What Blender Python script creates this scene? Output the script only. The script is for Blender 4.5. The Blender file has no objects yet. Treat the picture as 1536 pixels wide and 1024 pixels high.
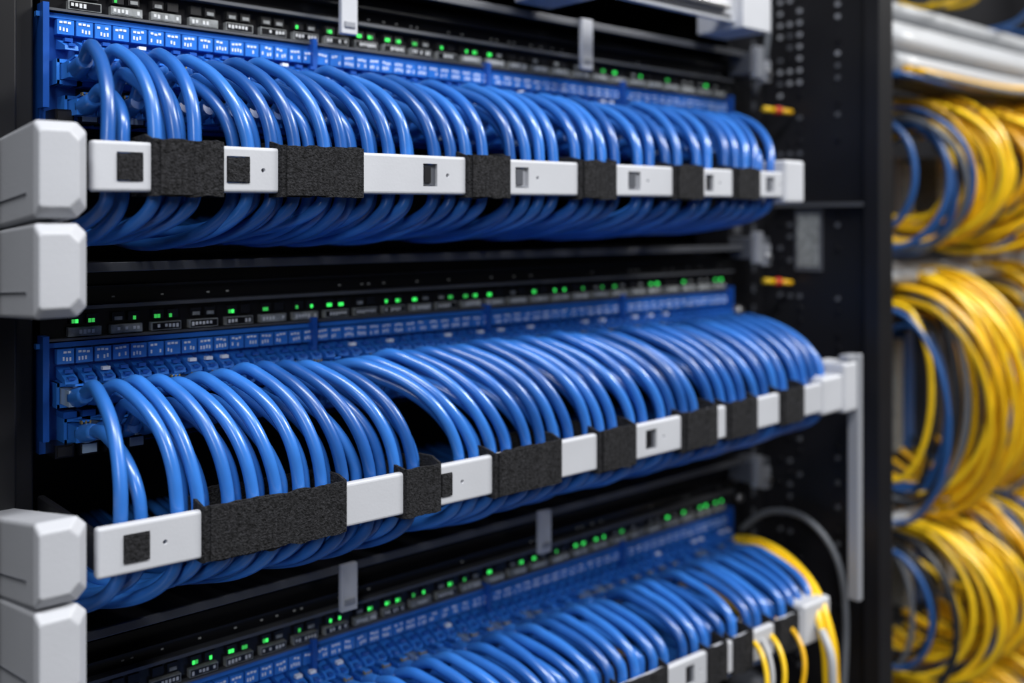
import bpy, bmesh, math, random
from mathutils import Vector, Matrix, noise
random.seed(11)
ZB = 1.2   # height of the camera's horizon above the floor
S = bpy.context.scene
try:
    S.view_settings.view_transform = 'Standard'
    S.view_settings.look = 'None'
except Exception: pass

# ---------------------------------------------------------------- materials
def mat(name, col, rough=0.4, metal=0.0, emit=None, es=0, var=0.0, vscale=60, bump=0.0, bscale=400, spec=0.5, trans=0.0, coat=0.0):
    m = bpy.data.materials.new(name); m.use_nodes = True
    nt = m.node_tree; b = nt.nodes['Principled BSDF']
    b.inputs['Base Color'].default_value = (*col, 1)
    b.inputs['Roughness'].default_value = rough
    b.inputs['Metallic'].default_value = metal
    b.inputs['Specular IOR Level'].default_value = spec
    b.inputs['Transmission Weight'].default_value = trans
    b.inputs['Coat Weight'].default_value = coat
    b.inputs['Coat Roughness'].default_value = 0.14
    if emit:
        b.inputs['Emission Color'].default_value = (*emit, 1)
        b.inputs['Emission Strength'].default_value = es
    tc = nt.nodes.new('ShaderNodeTexCoord')
    if var > 0:
        n = nt.nodes.new('ShaderNodeTexNoise'); n.inputs['Scale'].default_value = vscale
        n.inputs['Detail'].default_value = 4
        nt.links.new(tc.outputs['Object'], n.inputs['Vector'])
        r = nt.nodes.new('ShaderNodeValToRGB')
        r.color_ramp.elements[0].position = 0.3; r.color_ramp.elements[1].position = 0.7
        r.color_ramp.elements[0].color = (*[max(0,c*(1-var)) for c in col], 1)
        r.color_ramp.elements[1].color = (*[min(1, c*(1+var)) for c in col], 1)
        nt.links.new(n.outputs['Fac'], r.inputs['Fac'])
        nt.links.new(r.outputs['Color'], b.inputs['Base Color'])
    if bump > 0:
        n2 = nt.nodes.new('ShaderNodeTexNoise'); n2.inputs['Scale'].default_value = bscale
        n2.inputs['Detail'].default_value = 3
        nt.links.new(tc.outputs['Object'], n2.inputs['Vector'])
        bp = nt.nodes.new('ShaderNodeBump'); bp.inputs['Strength'].default_value = bump
        bp.inputs['Distance'].default_value = 0.001
        nt.links.new(n2.outputs['Fac'], bp.inputs['Height'])
        nt.links.new(bp.outputs['Normal'], b.inputs['Normal'])
    return m

BLUE = [mat('cable_blue_a', (0.022, 0.125, 0.45), 0.30, var=0.15, vscale=40, spec=0.6, coat=0.2),
        mat('cable_blue_b', (0.032, 0.165, 0.55), 0.28, var=0.15, vscale=40, spec=0.6, coat=0.25),
        mat('cable_blue_d', (0.026, 0.145, 0.50), 0.34, var=0.15, vscale=40, spec=0.6, coat=0.15),
        mat('cable_blue_c', (0.015, 0.090, 0.34), 0.32, var=0.15, vscale=40, spec=0.6, coat=0.15)]
M_PANEL = mat('panel_blue', (0.010, 0.080, 0.38), 0.35, var=0.1)
M_JACK = mat('jack_blue', (0.028, 0.175, 0.62), 0.28, var=0.1)
M_WHITE = mat('white_plastic', (0.49, 0.50, 0.535), 0.45, var=0.05, vscale=25, bump=0.05, bscale=900)
M_BLOCK = mat('white_moulding', (0.45, 0.46, 0.495), 0.42, var=0.04, vscale=25, bump=0.08, bscale=900)
M_VEL = mat('velcro_black', (0.016, 0.016, 0.018), 0.95, var=0.9, vscale=800, bump=1.0, bscale=1300, spec=0.25)
M_BLACK = mat('rack_black', (0.007, 0.007, 0.009), 0.42, var=0.2, vscale=20)
M_BLK2 = mat('switch_black', (0.006, 0.006, 0.008), 0.28, var=0.2, vscale=30)
M_LIP = mat('dark_steel', (0.13, 0.135, 0.15), 0.4, metal=0.5)
M_SILVER = mat('silver_steel', (0.5, 0.5, 0.52), 0.3, metal=0.9)
M_LABEL = mat('label_grey', (0.22, 0.23, 0.23), 0.5, var=0.4, vscale=300)
M_TEXT = mat('print_white', (0.75, 0.80, 0.9), 0.5)
M_TEXT_GLINT = mat('print_and_glint_grey', (0.6, 0.61, 0.61), 0.5)
M_LED = mat('led_green', (0.02, 0.4, 0.05), 0.4, emit=(0.05, 0.9, 0.13), es=1.3)
M_LEDD = mat('led_green_dim', (0.02, 0.25, 0.04), 0.4, emit=(0.05, 0.6, 0.10), es=0.7)
M_CLEAR = mat('clear_plug', (0.45, 0.6, 0.8), 0.1, trans=0.3)
M_GOLD = mat('contact_gold', (0.45, 0.33, 0.12), 0.35, metal=0.7)
M_YEL = mat('cable_yellow', (0.92, 0.58, 0.015), 0.32, var=0.1)
M_YEL2 = mat('cable_yellow_deep', (0.78, 0.43, 0.010), 0.32, var=0.1)
M_GREYC = mat('cable_grey', (0.13, 0.14, 0.16), 0.4)
M_WHC = mat('cable_white', (0.40, 0.41, 0.43), 0.4)
M_DKC = mat('cable_black', (0.015, 0.018, 0.025), 0.4)
M_DBL = mat('cable_navy', (0.022, 0.09, 0.28), 0.35)
M_RED = mat('tag_red', (0.6, 0.03, 0.02), 0.4)
M_HOLE = mat('plug_grey', (0.08, 0.085, 0.10), 0.4)
M_HOLEL = mat('plug_light_grey', (0.27, 0.28, 0.31), 0.4)

# ---------------------------------------------------------------- mesh builder
class MB:
    def __init__(s): s.v=[]; s.f=[]; s.m=[]; s.mats=[]; s.sm=[]
    def mi(s, m):
        if m not in s.mats: s.mats.append(m)
        return s.mats.index(m)
    def hexa(s, P, m):
        b=len(s.v); s.v += [tuple(p) for p in P]
        for q in ((0,3,2,1),(4,5,6,7),(0,1,5,4),(1,2,6,5),(2,3,7,6),(3,0,4,7)):
            s.f.append(tuple(b+i for i in q)); s.m.append(s.mi(m)); s.sm.append(False)
    def box(s, x0,x1,y0,y1,z0,z1,m, fn=None):
        P=[(x0,y0,z0),(x1,y0,z0),(x1,y1,z0),(x0,y1,z0),(x0,y0,z1),(x1,y0,z1),(x1,y1,z1),(x0,y1,z1)]
        if fn: P=[fn(*p) for p in P]
        s.hexa(P,m)
    def strip(s, xs, y0,y1,z0,z1,m,fn):
        b=len(s.v); n=len(xs); mi=s.mi(m)
        for x in xs:
            for p in ((x,y0,z0),(x,y0,z1),(x,y1,z1),(x,y1,z0)): s.v.append(fn(*p))
        for i in range(n-1):
            for k in range(4):
                k2=(k+1)%4
                s.f.append((b+i*4+k,b+i*4+k2,b+(i+1)*4+k2,b+(i+1)*4+k)); s.m.append(mi); s.sm.append(False)
        s.f.append((b+3,b+2,b+1,b)); s.f.append(tuple(b+(n-1)*4+k for k in range(4))); s.m += [mi,mi]; s.sm += [False,False]
    def cbox(s, x0,x1,y0,y1,z0,z1,c,m,fn=lambda *p:p):
        """box whose front (-Y) face is chamfered (sides, top, bottom) and whose long right edges are chamfered"""
        def ring(y,i):
            a0,a1,b0,b1=x0+i*0.2,x1-i,z0+i*0.9,z1-i
            k=c*0.9; q=c*0.25
            return [fn(*p) for p in [(a0+q,y,b0),(a1-k,y,b0),(a1,y,b0+k),(a1,y,b1-k),(a1-k,y,b1),(a0+q,y,b1),(a0,y,b1-q),(a0,y,b0+q)]]
        rs=[ring(y0,c),ring(y0+c,0),ring(y1,0)]
        b=len(s.v)
        for r in rs: s.v+=r
        for k in range(2):
            for i in range(8):
                j=(i+1)%8
                s.f.append((b+k*8+i,b+k*8+j,b+(k+1)*8+j,b+(k+1)*8+i)); s.m.append(s.mi(m)); s.sm.append(False)
        s.f.append(tuple(b+i for i in range(7,-1,-1))); s.m.append(s.mi(m)); s.sm.append(False)
        s.f.append(tuple(b+16+i for i in range(8))); s.m.append(s.mi(m)); s.sm.append(False)
    def tube(s, pts, r, m, sides=10, caps=True):
        pts=[Vector(p) for p in pts]; n=len(pts)
        R = r if isinstance(r,(list,tuple)) else [r]*n
        T=[(pts[min(i+1,n-1)]-pts[max(i-1,0)]).normalized() for i in range(n)]
        a=Vector((0,0,1)) if abs(T[0].z)<0.9 else Vector((1,0,0))
        N=(a-T[0]*a.dot(T[0])).normalized()
        b=len(s.v)
        for i in range(n):
            N=(N-T[i]*N.dot(T[i])).normalized(); B=T[i].cross(N)
            for k in range(sides):
                t=2*math.pi*k/sides
                s.v.append(tuple(pts[i]+(N*math.cos(t)+B*math.sin(t))*R[i]))
        mi=s.mi(m)
        for i in range(n-1):
            for k in range(sides):
                k2=(k+1)%sides
                s.f.append((b+i*sides+k,b+i*sides+k2,b+(i+1)*sides+k2,b+(i+1)*sides+k)); s.m.append(mi); s.sm.append(True)
        if caps:
            s.f.append(tuple(b+k for k in range(sides-1,-1,-1))); s.m.append(mi); s.sm.append(False)
            s.f.append(tuple(b+(n-1)*sides+k for k in range(sides))); s.m.append(mi); s.sm.append(False)
    def make(s, name, parent=None, bevel=0.0):
        xs=[v[0] for v in s.v]; ys=[v[1] for v in s.v]; zs=[v[2] for v in s.v]
        c=Vector(((min(xs)+max(xs))/2,(min(ys)+max(ys))/2,(min(zs)+max(zs))/2))
        me=bpy.data.meshes.new(name)
        me.from_pydata([tuple(Vector(v)-c) for v in s.v],[],s.f)
        for m in s.mats: me.materials.append(m)
        me.polygons.foreach_set('material_index', s.m)
        me.polygons.foreach_set('use_smooth', s.sm)
        me.update()
        o=bpy.data.objects.new(name,me); S.collection.objects.link(o)
        o.location=c+Vector((0,0,ZB))
        if parent:
            o.location -= parent.location
            o.parent=parent
        if bevel>0:
            bm=bmesh.new(); bm.from_mesh(me); bmesh.ops.recalc_face_normals(bm,faces=bm.faces); bm.to_mesh(me); bm.free()
            bv=o.modifiers.new('bevel','BEVEL'); bv.width=bevel; bv.segments=3; bv.limit_method='ANGLE'
            bv.angle_limit=math.radians(30)
            me.polygons.foreach_set('use_smooth',[False]*len(me.polygons))
        return o

def empty(name, loc=(0,0,0)):
    o=bpy.data.objects.new(name,None); S.collection.objects.link(o); o.location=(loc[0],loc[1],loc[2]+ZB)
    o.empty_display_size=0.05
    return o

def spline(P, n=6):
    P=[Vector(p) for p in P]; out=[]
    Q=[P[0]*2-P[1]]+P+[P[-1]*2-P[-2]]
    for i in range(1,len(Q)-2):
        a,b,c,d=Q[i-1],Q[i],Q[i+1],Q[i+2]
        for k in range(n):
            t=k/n
            out.append(0.5*((2*b)+(c-a)*t+(2*a-5*b+4*c-d)*t*t+(3*b-a-3*c+d)*t*t*t))
    out.append(P[-1]); return out

# ---------------------------------------------------------------- rows
def barY(x): return -0.0716-0.049*x
ROWS=[dict(z0=0.083, bz=lambda x:0.0190+0.0050*x, x0=-0.0078,x1=0.400, pw=1.16, pe=0.405, pd=-0.0050, taper=0.40, dd=-0.001),
      dict(z0=-0.0505, bz=lambda x:-0.1168-0.0095*x+0.0610*x*x, x0=-0.0060,x1=0.458, pw=1.15, pe=0.436, pd=-0.0012, taper=0.0, dd=0.0015),
      dict(z0=-0.205, bz=lambda x:-0.2480+0.004*x, x0=-0.0080,x1=0.430, pw=1.13, pe=0.430, pd=0.0, taper=0.0, dd=0.0)]

def fill(segs, a, b, sp=0.0043, gap=(0.0078,0.0118)):
    out=[]
    for (s,e,c) in segs:
        for i in range(c): out.append(s+(e-s)*(i/(c-1) if c>1 else 0))
    x=a
    while x<b:
        c=random.choice([4,5,6,7,8])
        for i in range(c):
            if x<b: out.append(x)
            x+=sp+random.uniform(-0.0003,0.0008)
        x+=random.uniform(*gap)-sp
    return out
POS=[fill([(0.0005,0.0078,2),(0.0175,0.0325,5),(0.0500,0.0535,2),(0.0590,0.0735,4),(0.083,0.0950,4)],0.103,0.386),
     fill([(0.0050,0.0140,2),(0.0255,0.0375,4),(0.0455,0.0955,11),(0.105,0.1085,2),(0.117,0.1345,5)],0.155,0.448,gap=(0.0070,0.0105)),
     fill([],0.003,0.428,gap=(0.0070,0.0105))]

def port_x(row,i,n): return 0.005+row['pe']*(i/(n-1))**row['pw']
def port_z(row,i): return (-0.0185 if i%2==0 else -0.0330)+row['pd']

def patch_panel(row, n):
    z0=row['z0']; mb=MB()
    mb.box(-0.004,0.455,0,0.012,z0-0.044,z0,M_PANEL)
    mb.box(0.010,0.452,-0.0012,0.0,z0-0.0435,z0-0.0165,M_BLK2)
    for x in (-0.0035,0.1185,0.228,0.339,0.4515):
        mb.box(x-0.0012,x+0.0012,-0.007,0.0005,z0-0.038,z0+0.004,M_PANEL)
    mb.box(-0.006,0.457,-0.0028,0.0,z0-0.0012,z0+0.0008,M_JACK)
    np_=60; pitch=0.448/np_
    for i in range(np_):
        x=0.001+pitch*(i+0.5)
        w=pitch*0.44
        mb.box(x-w,x+w,-0.0045,0,z0-0.0078,z0-0.0018,M_JACK)
        for k in range(3):
            if random.random()<0.9:
                xa=x-w*0.75+k*w*0.5; zz=z0-0.0024-random.random()*0.0006
                mb.box(xa,xa+w*0.36,-0.0047,-0.0044,zz-0.0009,zz,M_TEXT)
        for k in range(4):
            if random.random()<0.7:
                xa=x-w*0.75+k*w*0.4; zz=z0-0.0048-random.random()*0.0006
                mb.box(xa,xa+w*0.2,-0.0047,-0.0044,zz-0.0015,zz,M_TEXT)
        ww=w*0.78
        mb.hexa([(x-ww,-0.012,z0-0.0150),(x+ww,-0.012,z0-0.0150),(x+ww,0,z0-0.0135),(x-ww,0,z0-0.0135),
                 (x-ww,-0.0115,z0-0.0132),(x+ww,-0.0115,z0-0.0132),(x+ww,0,z0-0.0092),(x-ww,0,z0-0.0092)],M_JACK)
        mb.box(x-ww*0.5,x+ww*0.5,-0.0125,-0.008,z0-0.0135,z0-0.0124,M_PANEL)
        mb.box(x-ww*0.6,x+ww*0.6,-0.0085,-0.0060,z0-0.0112,z0-0.0098,M_TEXT if random.random()<0.2 else M_PANEL)
        mb.box(x-ww,x+ww,-0.010,0,z0-0.0290,z0-0.0265,M_PANEL)
    for i in range(n):
        xp=port_x(row,i,n); zp=z0+port_z(row,i)
        mb.box(xp-0.0050,xp+0.0050,-0.009,0,zp+0.0035,zp+0.0050,M_JACK)
        mb.box(xp-0.0050,xp+0.0050,-0.009,0,zp-0.0050,zp-0.0035,M_JACK)
        mb.box(xp-0.0052,xp-0.0040,-0.009,0,zp-0.0050,zp+0.0050,M_JACK)
        mb.box(xp+0.0040,xp+0.0052,-0.009,0,zp-0.0050,zp+0.0050,M_JACK)
        if random.random()<0.6:
            for q in range(3):
                mb.box(xp-0.0022+q*0.0016,xp-0.0016+q*0.0016,-0.0205,-0.0185,zp+0.0042,zp+0.0054,M_GOLD)
    for k in range(4):
        x=0.002+0.0095*k; z=z0-0.0415
        mb.box(x-0.0036,x+0.0036,-0.012,0,z-0.0026,z+0.0026,M_BLK2)
        mb.box(x-0.0028,x+0.0028,-0.0128,-0.012,z-0.0018,z+0.0018,M_CLEAR if k%2 else M_BLACK)
    mb.make('patch_panel')

def cables(row, pos, special=None):
    z0=row['z0']; n=len(pos); mb=MB(); other=MB()
    for i,xb in enumerate(pos):
        xp=port_x(row,i,n); zp=z0+port_z(row,i); up=(i%2==0)
        lay=(0 if up else 0.0050)+random.uniform(0,0.0008)
        yb=barY(xb)+0.0045+0.0034+lay
        bz=row['bz'](xb)
        m=random.choice(BLUE); tgt=mb
        if special and i in special: m=special[i]; tgt=other
        mb.box(xp-0.0036,xp+0.0036,-0.019,-0.004,zp-0.0033,zp+0.0030,M_CLEAR if random.random()<0.2 else M_JACK)
        mb.hexa([(xp-0.0016,-0.020,zp+0.0048),(xp+0.0016,-0.020,zp+0.0048),(xp+0.0016,-0.006,zp+0.003),(xp-0.0016,-0.006,zp+0.003),
                 (xp-0.0016,-0.020,zp+0.0056),(xp+0.0016,-0.020,zp+0.0056),(xp+0.0016,-0.006,zp+0.004),(xp-0.0016,-0.006,zp+0.004)],M_JACK)
        zt=zp+(0.0065 if up else 0.0125 if xb>0.02 else 0.004)+random.uniform(-0.0018,0.0020)
        ys=-0.026
        sgn=0.12*(xb-xp)
        tgt.tube(spline([(xp,-0.017,zp),(xp+sgn*0.2,-0.022,zp+0.0008),(xp+sgn*0.7,-0.028,zp+0.0022)],3),
                [0.0040,0.0040,0.0039,0.0038,0.0036,0.0033,0.0029],m,10)
        zb=bz+0.010
        P=[(xp,-0.017,zp),(xp+sgn*0.3,-0.0235,zp+0.0012)]
        ex=random.uniform(0.85,1.0); lean=random.uniform(0.9,1.25); wob=random.uniform(-0.0013,0.0013)
        for k in range(1,8):
            th=math.pi/2*k/7
            s=math.sin(th)**(1.0 if up else 1.1); c=max(0,math.cos(th))**ex
            t=0.5*(k/7)+0.5*math.sin(th)**lean
            P.append((xp+(xb-xp)*t+wob*math.sin(2*th), ys+(yb-ys)*s, zb+(zt-zb)*c))
        jx=random.uniform(-0.0005,0.0005)
        P.append((xb+jx,yb,bz)); P.append((xb,yb+0.0005,bz-0.010))
        sh=-0.012-0.012*random.random()
        yi=-0.020; dep=0.0185+row['dd']+random.uniform(-0.003,0.002)
        for k in range(1,6):
            th=math.pi/2*k/5
            P.append((xb+sh*(k/5)**1.5, yi+(yb-yi)*math.cos(th)+0.0, bz-0.010-dep*math.sin(th)))
        P.append((xb+sh*1.15,0.0,bz-0.0275)); P.append((xb+sh*1.3,0.05,bz-0.020))
        tgt.tube(spline(P,5),0.0026,m,12)
    mb.make('patch_cable_bundle')
    if other.v: other.make('odd_coloured_patch_cables')

def bar(row, holes, straps):
    bz=row['bz']; x0,x1=row['x0'],row['x1']; tp=row['taper']
    root=empty('cable_lacing_bar',((x0+x1)/2,barY((x0+x1)/2),bz((x0+x1)/2)))
    fn=lambda s,d,h:(s,barY(s)+d,bz(s)+h*(1-tp*s))
    N=24
    mb=MB(); mb.strip([x0+(x1-x0)*i/N for i in range(N+1)],0,0.0040,-0.0090,0.0090,M_WHITE,fn)
    o=mb.make('bar_strip',root,bevel=0.0012)
    cut=MB()
    for (a,b,kind) in holes: cut.box(a,b,-0.002,0.006,-0.0052,0.0052,M_WHITE,fn)
    for (a,b,kind) in holes:
        cut.tube([fn(b+0.0055,-0.002,0),fn(b+0.0055,0.006,0)],0.0009,M_WHITE,10)
    c=cut.make('cutter')
    bm=bmesh.new(); bm.from_mesh(c.data); bmesh.ops.recalc_face_normals(bm,faces=bm.faces); bm.to_mesh(c.data); bm.free()
    md=o.modifiers.new('b','BOOLEAN'); md.object=c; md.operation='DIFFERENCE'; md.solver='EXACT'
    bpy.context.view_layer.update()
    dg=bpy.context.evaluated_depsgraph_get()
    me=bpy.data.meshes.new_from_object(o.evaluated_get(dg))
    o.modifiers.clear(); o.data=me
    bpy.data.objects.remove(c)
    pl=MB()
    for (a,b,kind) in holes:
        m={'v':M_VEL,'d':M_HOLE,'l':M_HOLEL}[kind]
        d0 = -0.0006 if kind=='v' else 0.0012
        pl.box(a+0.0003,b-0.0003,d0,0.0036,-0.0048,0.0048,m,fn)
        if kind!='v':
            pl.box(a+0.0012,b-0.0030,d0-0.0006,0.003,-0.0036,0.0036,M_HOLE if kind=='l' else M_BLACK,fn)
    pl.make('slot_inserts',root)
    for si,(a,b) in enumerate(straps):
        st=MB(); th=0.0011
        yback=0.0195; f=-0.0012
        N=max(8,int((b-a)/0.0015))
        loop=[]
        for k in range(N+1): loop.append((a+(b-a)*k/N, f-0.0003*math.sin(k*0.7+si), 0,-1))
        loop.append((b+0.0008,f+0.0010,1,0)); loop.append((b+0.0010,0.006,1,0)); loop.append((b+0.0008,yback-0.001,1,0))
        for k in range(N+1): loop.append((b-(b-a)*k/N, yback,0,1))
        loop.append((a-0.0008,yback-0.001,-1,0)); loop.append((a-0.0010,0.006,-1,0)); loop.append((a-0.0008,f+0.0010,-1,0))
        L=len(loop)
        for (s,d,nx,ny) in loop:
            wv=0.0011*noise.noise(Vector((s*160,si*3.1,d*60)))+random.uniform(-0.00015,0.0002)
            wv2=0.0011*noise.noise(Vector((s*160,si*3.1+9,d*60)))+random.uniform(-0.0002,0.00015)
            up=0.0104+wv+ (0.0016 if d>0.004 else 0); lo=-0.0106+wv2
            st.v.append(fn(s,d,up)); st.v.append(fn(s,d,lo))
            st.v.append(fn(s-nx*th,d-ny*th,lo)); st.v.append(fn(s-nx*th,d-ny*th,up))
        mi=st.mi(M_VEL)
        for i in range(L):
            j=(i+1)%L
            for k in range(4):
                k2=(k+1)%4
                st.f.append((i*4+k,i*4+k2,j*4+k2,j*4+k)); st.m.append(mi); st.sm.append(False)
        if b-a>0.02:
            e0=a+0.002; e1=a+(b-a)*0.55
            st.strip([e0+(e1-e0)*i/6 for i in range(7)],f-0.0010,f-0.0002,-0.0100,0.0101,M_VEL,fn)
        st.make('velcro_strap_%d'%(si+1),root,bevel=0.0003)
    arm=MB()
    arm.box(x0+0.001,x0+0.004,barY(x0)+0.0045,0.0,bz(x0)-0.008,bz(x0)+0.006,M_BLACK)
    arm.box(x1-0.004,x1,barY(x1)+0.003,0.0,bz(x1)-0.006,bz(x1)+0.006,M_BLACK)
    arm.make('bar_arms',root,bevel=0.001)
    return root,fn

R1=[(0.0007,0.0100,'v'),(0.0412,0.0505,'v'),(0.1301,0.1375,'d'),(0.1815,0.1896,'l'),(0.2560,0.2650,'l'),(0.3165,0.3230,'d'),(0.3700,0.3780,'l')]
S1=[(0.0135,0.0393),(0.0629,0.0997),(0.1534,0.1775),(0.2215,0.2462),(0.2900,0.3132),(0.3399,0.3629)]
R2=[(0.0030,0.0124,'v'),(0.1395,0.1455,'v'),(0.2690,0.2771,'d')]
S2=[(0.0321,0.0916),(0.1206,0.1385),(0.1685,0.2092),(0.2345,0.2606),(0.2968,0.3255),(0.3340,0.3610),(0.3831,0.4062)]
R3=[(0.030,0.038,'v'),(0.1395,0.147,'d'),(0.300,0.307,'d')]
S3=[(0.050,0.085),(0.160,0.190),(0.250,0.285),(0.318,0.334),(0.340,0.357),(0.378,0.400)]
for r,p in zip(ROWS,POS): patch_panel(r,len(p))
cables(ROWS[0],POS[0]); cables(ROWS[1],POS[1])
n3=len(POS[2])
cables(ROWS[2],POS[2],{n3-12:M_YEL2})
b1,f1=bar(ROWS[0],R1,S1); b2,f2=bar(ROWS[1],R2,S2); b3,f3=bar(ROWS[2],R3,S3)
# yellow and white cables leaving over the end of the lowest bar
mb=MB()
for k,(xa,xe,dz,ye,m) in enumerate(((0.446,0.4190,0.0030,-0.1010,M_YEL),(0.441,0.4130,0.0010,-0.1000,M_YEL),(0.436,0.4100,-0.0065,-0.1060,M_WHC),(0.449,0.4230,-0.002,-0.1000,M_YEL2))):
    mb.tube(spline([(xa,-0.012,-0.2235+dz),(xa,-0.030,-0.2205+dz),(xa-0.005,-0.055,-0.2225+dz),(xa-0.013,-0.080,-0.2320+dz),(xe+0.004,ye+0.004,-0.2470+dz),(xe,ye-0.003,-0.272),(xe+0.001,ye+0.002,-0.32),(xe-0.01,-0.05,-0.35),(xe-0.02,0.01,-0.355)],6),0.0025,m,10)
for (xe,ye,m) in ((0.366,-0.099,M_YEL),(0.357,-0.097,M_WHC),(0.385,-0.100,M_YEL2),(0.350,-0.098,M_YEL)):
    mb.tube(spline([(xe+0.012,-0.060,-0.246),(xe+0.010,-0.085,-0.243),(xe+0.006,ye,-0.252),(xe+0.001,ye-0.004,-0.270),(xe-0.006,ye+0.004,-0.30),(xe-0.012,-0.04,-0.34),(xe-0.015,0.01,-0.345)],6),0.0015,m,8)
mb.make('yellow_patch_cables')
# end caps
c=MB(); c.box(0.386,0.405,-0.002,0.022,-0.0130,0.0175,M_WHITE,f1); c.make('end_cap',b1,bevel=0.002)
c=MB(); c.box(0.425,0.447,-0.001,0.012,-0.0115,0.0115,M_WHITE,f2)
c.box(0.447,0.462,-0.002,0.020,-0.0135,0.0180,M_WHITE,f2); c.make('end_cap',b2,bevel=0.002)
c=MB(); yb=barY(0.465)
c.box(0.4625,0.4680,yb-0.002,yb+0.006,-0.245,-0.086,M_HOLEL)
c.box(0.452,0.4680,yb-0.001,yb+0.006,-0.091,-0.086,M_HOLEL)
c.make('hanger_post',b2,bevel=0.001)
c=MB(); c.box(0.404,0.432,-0.002,0.024,-0.0120,0.0130,M_WHITE,f3); c.make('end_cap',b3,bevel=0.002)

# ---------------------------------------------------------------- switches above each panel
def switch(z0):
    mb=MB()
    mb.box(-0.004,0.455,-0.001,0.14,z0+0.0015,z0+0.0295,M_BLK2)
    mb.box(-0.004,0.455,-0.0060,-0.001,z0+0.0140,z0+0.0155,M_LIP)
    mb.box(-0.004,0.455,-0.0045,-0.001,z0+0.0015,z0+0.0025,M_LIP)
    mb.box(-0.004,0.455,-0.0070,-0.001,z0+0.0225,z0+0.0235,M_BLACK)
    n=26
    for i in range(n):
        x=0.004+0.445*(i+0.5)/n; w=0.0066
        light = random.random()<0.3
        mb.box(x-w,x+w,-0.004,-0.001,z0+0.0030,z0+0.0066,M_LABEL)
        mb.box(x-w*0.93,x+w*0.93,-0.0042,-0.0039,z0+0.0034,z0+0.0062,M_BLK2 if i<12 and not light else M_LABEL)
        for k in range(7):
            if random.random()<0.75:
                xa=x-w*0.85+k*w*0.25
                mb.box(xa,xa+w*0.16,-0.00435,-0.0040,z0+0.0038+random.random()*0.0006,z0+0.0056,M_TEXT_GLINT)
        for k in (-0.5,0.5):
            xx=x+k*w
            mb.box(xx-0.0024,xx+0.0024,-0.0030,-0.001,z0+0.0080,z0+0.0118,M_BLACK)
            if random.random()<0.5:
                for q in (0,1):
                    if random.random()<0.8:
                        mb.box(xx-0.0017+q*0.0014,xx-0.0006+q*0.0014,-0.0034,-0.001,z0+0.0083,z0+0.0099,M_LED if random.random()<0.6 else M_LEDD)
            elif random.random()<0.6:
                mb.box(xx-0.0016,xx+0.0016,-0.0034,-0.001,z0+0.0085,z0+0.0100,M_LABEL)
        for k in range(3):
            xx=x-w*0.8+k*w*0.6
            if random.random()<0.3: mb.box(xx,xx+0.0012,-0.0013,-0.001,z0+0.0180,z0+0.0186,M_TEXT_GLINT)  # sparse grey flecks: painted glints and bits of print on the black front
    mb.make('network_switch')
for r in ROWS: switch(r['z0'])

for z in (-0.0180,-0.1660,0.1165,0.150):
    mb=MB()
    mb.box(-0.004,0.455,-0.014,0.15,z-0.0012,z,M_BLACK)
    mb.box(-0.004,0.455,-0.0155,-0.0138,z-0.0030,z+0.0008,M_LIP)
    mb.make('horizontal_cable_tray',bevel=0.0003)
for (x,a,b) in ((0.1306,0.0890,0.118),(0.294,0.0885,0.118),(0.1306,-0.1870,-0.1646),(0.260,-0.1880,-0.164)):
    mb=MB(); mb.box(x-0.0045,x+0.0045,-0.0185,-0.0156,a,b,M_WHITE); mb.box(x-0.0030,x+0.0030,-0.0192,-0.0184,a+0.003,a+0.006,M_HOLEL)
    mb.make('hanging_bracket_tab',bevel=0.0006)

ub=empty('cable_lacing_bar',(0.33,-0.06,0.13))
mb=MB(); mb.box(0.235,0.405,-0.050,-0.046,0.1245,0.142,M_WHITE)
mb.box(0.235,0.262,-0.056,-0.02,0.119,0.130,M_HOLEL); mb.box(0.395,0.425,-0.056,-0.02,0.121,0.150,M_WHITE)
mb.box(0.28,0.385,-0.054,-0.047,0.131,0.134,M_SILVER)
mb.box(0.27,0.39,-0.0505,-0.0495,0.1265,0.1290,M_HOLE); mb.box(0.30,0.36,-0.0515,-0.0495,0.136,0.139,M_HOLE)
mb.make('bar_strip',ub,bevel=0.0008)

# ---------------------------------------------------------------- left finger blocks
def finger(za,zb_,sh):
    r=empty('cable_guide_finger',(-0.02,-0.04,(za+zb_)/2))
    fn=lambda x,y,z:(x,y,z-(y+0.081)*sh)
    mb=MB(); mb.cbox(-0.0285,-0.0115,-0.081,0.0,za,zb_,0.0036,M_BLOCK,fn)
    mb.make('finger_body',r,bevel=0.0009)
    mb=MB(); zz=za+0.0085
    mb.box(-0.0289,-0.0280,-0.070,-0.005,zz,zz+0.0006,M_HOLE,fn)
    mb.make('side_groove',r)
finger(0.0010,0.0335,0.085); finger(-0.0325,-0.0008,0.06); finger(-0.1277,-0.0992,0.18); finger(-0.1615,-0.1288,0.16)

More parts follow.
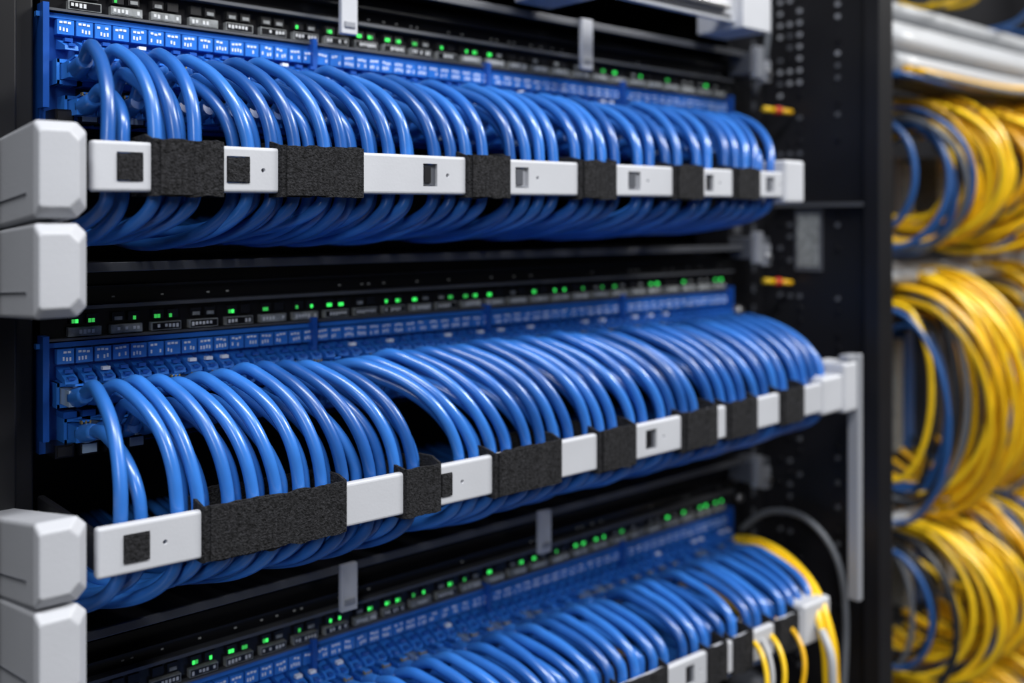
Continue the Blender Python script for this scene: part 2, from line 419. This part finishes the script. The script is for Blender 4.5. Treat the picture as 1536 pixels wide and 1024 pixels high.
# ---------------------------------------------------------------- rack frame
rack=empty('server_rack',(0.25,0.2,-0.2))
def post(name,x0,x1,y0,y1,par,za=-1.2,zb_=0.95,m=M_BLACK):
    mb=MB(); mb.box(x0,x1,y0,y1,za,zb_,m); return mb.make(name,par,bevel=0.001)
post('post_front_left',-0.046,-0.0062,0.0,0.03,rack)
post('post_front_left_edge',-0.040,-0.014,-0.006,0.0,rack)
post('post_front_right',0.457,0.499,0.0,0.03,rack)
post('side_panel_left',-0.06,-0.046,-0.06,0.8,rack)
post('post_back_left',-0.046,0.0,0.72,0.76,rack); post('post_back_right',0.457,0.5,0.72,0.76,rack)
post('side_manager_wall',0.500,0.503,-0.082,0.8,rack)
post('side_manager_front_edge',0.494,0.512,-0.094,-0.082,rack)
mb=MB(); mb.box(-0.046,0.5,0.16,0.162,-1.15,0.9,M_BLACK); mb.make('inner_baffle',rack)
mb=MB(); mb.box(-0.06,0.503,-0.06,0.8,0.95,0.97,M_BLACK); mb.box(-0.06,0.503,-0.06,0.8,-1.2,-1.15,M_BLACK); mb.make('top_and_base',rack)
for k,(a,b) in enumerate(((0.165,0.9),(-1.15,-0.36))):
    mb=MB(); z=a
    while z<b-0.02:
        mb.box(-0.004,0.455,0.0,0.004,z+0.0008,min(b,z+0.0437),M_BLACK); z+=0.0445
    mb.make('blank_panels_%d'%k,rack,bevel=0.0004)
mb=MB()
z=-0.42
i=0
while z<0.28:
    mb.box(0.4625,0.4705,-0.0006,0.0005,z-0.004,z+0.004,M_SILVER if i%4==0 else M_BLK2)
    if i%3==0:
        mb.tube([(0.4665,-0.004,z),(0.4665,0,z)],0.0030,M_SILVER,12)
    mb.box(0.4845,0.4875,-0.0008,0.0002,z-0.003,z+0.003,M_HOLE)
    z+=0.0148; i+=1
mb.make('cage_nuts',rack)
mb=MB()
z=-0.42
while z<0.28:
    for y in (-0.014,-0.022,-0.030,-0.060):
        if random.random()<(0.85 if z>0.09 else 0.5):
            mb.tube([(0.4988,y,z),(0.5002,y,z)],0.0017,M_HOLEL if z>0.09 and random.random()<0.6 else M_HOLE if random.random()<0.4 else M_BLK2,8)
    z+=0.0085
mb.make('wall_rivets',rack)
mb=MB(); mb.box(0.4985,0.5,-0.048,-0.027,-0.036,0.008,M_HOLE); mb.box(0.4982,0.4986,-0.046,-0.029,-0.033,0.004,M_LABEL)
mb.make('asset_label_plate',rack)
mb=MB(); mb.box(0.494,0.4985,-0.082,-0.012,0.0095,0.0120,M_LIP); mb.make('wall_ledge',rack)
for z in (0.108,-0.020,-0.175,-0.33):
    mb=MB(); mb.box(0.452,0.474,-0.022,-0.003,z-0.007,z+0.008,M_HOLE); mb.box(0.454,0.461,-0.026,-0.02,z-0.010,z+0.012,M_HOLEL)
    mb.box(0.463,0.470,-0.026,-0.02,z-0.012,z+0.003,M_HOLEL); mb.tube([(0.466,-0.028,z-0.006),(0.466,-0.02,z-0.006)],0.003,M_SILVER,12)
    mb.make('ear_latch',bevel=0.001)
for z in (0.078,-0.044):
    mb=MB(); mb.tube([(0.475,-0.016,z+0.001),(0.484,-0.020,z)],0.0020,M_YEL,10)
    mb.tube([(0.484,-0.020,z),(0.488,-0.022,z)],0.0028,M_RED,10)
    mb.tube([(0.488,-0.022,z),(0.496,-0.026,z-0.001)],0.0020,M_YEL2,10)
    mb.make('coloured_cable_tag')
mb=MB(); mb.tube(spline([(0.47,0.0,-0.222),(0.478,-0.018,-0.207),(0.482,-0.045,-0.206),(0.482,-0.068,-0.225),(0.482,-0.076,-0.262),(0.482,-0.074,-0.33)],6),0.0022,M_GREYC,10)
mb.tube(spline([(0.488,0.0,0.22),(0.487,-0.012,0.16),(0.487,-0.010,0.12),(0.487,0.0,0.09)],6),0.0022,M_GREYC,8)
mb.make('grey_loose_cable')

# ---------------------------------------------------------------- adjacent rack with yellow/blue slack loops
r2=empty('server_rack',(1.1,0.2,-0.2))
post('back_plate',0.56,1.75,0.17,0.18,r2)
post('post_front_left',0.56,0.60,0.0,0.03,r2)
post('post_front_right',1.40,1.45,-0.02,0.03,r2)
mb=MB(); mb.box(0.56,1.75,-0.02,0.6,0.95,0.97,M_BLACK); mb.box(0.56,1.75,-0.02,0.6,-1.2,-1.15,M_BLACK); mb.make('top_and_base',r2)
mb=MB()
for (a,b) in ((0.085,0.105),(-0.05,-0.035),(-0.24,-0.225),(-0.37,-0.36)):
    mb.box(0.60,1.40,0.0,0.05,a,b,M_LIP)
for (a,b) in ((0.0,0.06),(-0.20,-0.09),(-0.34,-0.26),(-0.46,-0.40)):
    x=0.61
    while x<1.38:
        if random.random()<0.6: mb.box(x,x+0.014,-0.003,0.04,a,b-random.random()*0.02,random.choice([M_LABEL,M_WHC,M_HOLE,M_DBL,M_HOLE]))
        x+=0.02
mb.make('panel_modules',r2)
def loops(name,mats,zc,h,nn,clusters,amp,seed):
    rnd=random.Random(seed); mb=MB()
    for i in range(nn):
        (c0,w,sc)=clusters[i%len(clusters)]
        x=c0+rnd.uniform(-w,w)
        f=rnd.uniform(0.55,1.0)
        a=(amp*f+rnd.uniform(-0.008,0.008))*sc; hh=h*(0.30+0.70*f)*rnd.uniform(0.92,1.08); z=zc+rnd.uniform(-0.009,0.009)
        dx=rnd.uniform(-0.02,0.045)
        P=[(x,0.0,z+hh*0.8),(x+dx*0.1,-0.02,z+hh*0.98)]
        for k in range(1,10):
            th=math.pi*k/10
            P.append((x+dx*k/10,-0.03-(a-0.03)*math.sin(th),z+hh*math.cos(th)))
        P.append((x+dx,-0.02,z-hh*0.98)); P.append((x+dx,0.0,z-hh*0.85))
        mb.tube(spline(P,4),rnd.uniform(0.0021,0.0027),rnd.choice(mats),8)
    return mb.make(name)
YM=[M_YEL,M_YEL,M_YEL2]; BM=[M_DBL,M_DBL,M_DKC,M_DKC,M_GREYC]
CL=[[(0.675,0.035,0.9),(0.77,0.035,1.05),(0.80,0.04,1.15),(0.86,0.035,1.15),(0.95,0.04,1.1)],
    [(0.655,0.025,1.0),(0.70,0.04,0.95),(0.80,0.04,1.0),(0.88,0.04,1.05),(1.0,0.05,1.0)],
    [(0.66,0.03,1.0),(0.72,0.035,0.9),(0.80,0.035,1.0),(0.88,0.035,1.0),(1.0,0.04,1.0)]]
for q,(zc,h,n,amp,sd) in enumerate(((0.038,0.063,62,0.125,1),(-0.142,0.100,58,0.116,2),(-0.305,0.068,60,0.120,3),(-0.445,0.062,46,0.120,4),(0.235,0.06,12,0.11,5))):
    loops('yellow_patch_cable_loops',YM,zc,h,n if zc<0.2 else 2,CL[q%3],amp,sd)
    loops('blue_patch_cable_loops',BM,zc-0.004,h*0.95,int(n*0.42),[(0.64,0.03,0.9),(0.71,0.03,0.85),(0.80,0.04,0.9),(0.93,0.04,0.9)],amp*0.90,sd+20)
mb=MB()
for (y,z,r) in ((-0.030,0.150,0.0095),(-0.050,0.138,0.0085),(-0.025,0.128,0.009),(-0.055,0.119,0.008),(-0.03,0.168,0.007),(-0.01,-0.040,0.006),(-0.03,-0.045,0.006),(-0.01,-0.236,0.006),(-0.03,-0.24,0.006)):
    mb.tube(spline([(0.58,y,z),(0.75,y-0.006,z-0.002),(0.95,y,z+0.001),(1.38,y,z)],5),r,M_WHC,12)
mb.make('white_trunk_cables')
mb=MB(); rnd=random.Random(3)
for i in range(9):
    y=-0.02-0.008*i; z=0.108+rnd.uniform(-0.006,0.006)
    mb.tube(spline([(0.58,y,z),(0.72,y,z-0.006*rnd.random()),(0.88,y-0.01,z+0.004),(1.38,y,z-0.004)],5),0.0026,rnd.choice([M_YEL2,M_DBL,M_GREYC,M_DKC]),8)
mb.make('horizontal_patch_cables')

# ---------------------------------------------------------------- room
M_FLOOR=mat('floor_tile',(0.12,0.12,0.13),0.35,var=0.1,vscale=4)
M_WALL=mat('wall_paint',(0.16,0.165,0.18),0.7,var=0.05,vscale=3)
M_CEIL=mat('ceiling_tile',(0.25,0.25,0.26),0.8,var=0.05,vscale=3)
def slab(n,x0,x1,y0,y1,z0,z1,m):
    mb=MB(); mb.box(x0,x1,y0,y1,z0-ZB,z1-ZB,m); return mb.make(n)
slab('floor',-2.5,4.5,-2.6,1.6,-0.05,0,M_FLOOR)
slab('ceiling',-2.5,4.5,-2.6,1.6,2.8,2.85,M_CEIL)
slab('wall_back',-2.5,4.5,1.6,1.65,-0.05,2.85,M_WALL)
slab('wall_front',-2.5,4.5,-2.65,-2.6,-0.05,2.85,M_WALL)
slab('wall_left',-2.55,-2.5,-2.65,1.65,-0.05,2.85,M_WALL)
slab('wall_right',4.5,4.55,-2.65,1.65,-0.05,2.85,M_WALL)

def area(name,loc,target,sx,sy,e,col=(1,1,1)):
    l=bpy.data.lights.new(name,'AREA'); l.shape='RECTANGLE'; l.size=sx; l.size_y=sy; l.energy=e; l.color=col
    o=bpy.data.objects.new(name,l); S.collection.objects.link(o)
    o.location=(loc[0],loc[1],loc[2]+ZB)
    d=Vector(target)-Vector(loc); o.rotation_euler=d.to_track_quat('-Z','Y').to_euler()
    return o
area('aisle_light',(-0.1,-0.85,1.25),(0.2,0,0),1.2,0.15,32,(0.98,0.99,1.0))
area('aisle_light',(-1.0,-1.3,0.55),(0.1,0,-0.05),0.35,0.5,8.5,(0.94,0.97,1))
area('aisle_light',(1.6,-1.1,1.2),(1.0,0,0),1.0,0.3,42,(1,0.99,0.96))
w=bpy.data.worlds.new('world'); S.world=w; w.use_nodes=True
w.node_tree.nodes['Background'].inputs[0].default_value=(0.5,0.55,0.65,1)
w.node_tree.nodes['Background'].inputs[1].default_value=0.1

# ---------------------------------------------------------------- camera
cam=bpy.data.cameras.new('camera'); co=bpy.data.objects.new('camera',cam); S.collection.objects.link(co)
cam.sensor_width=36; cam.lens=35.156; cam.shift_y=-0.1185; cam.clip_start=0.01
co.location=(-0.1294,-0.4279,ZB); co.rotation_euler=(math.radians(90),0,math.atan2(-0.6644,0.7475))
cam.dof.use_dof=True; cam.dof.focus_distance=0.405; cam.dof.aperture_fstop=5.0
S.camera=co
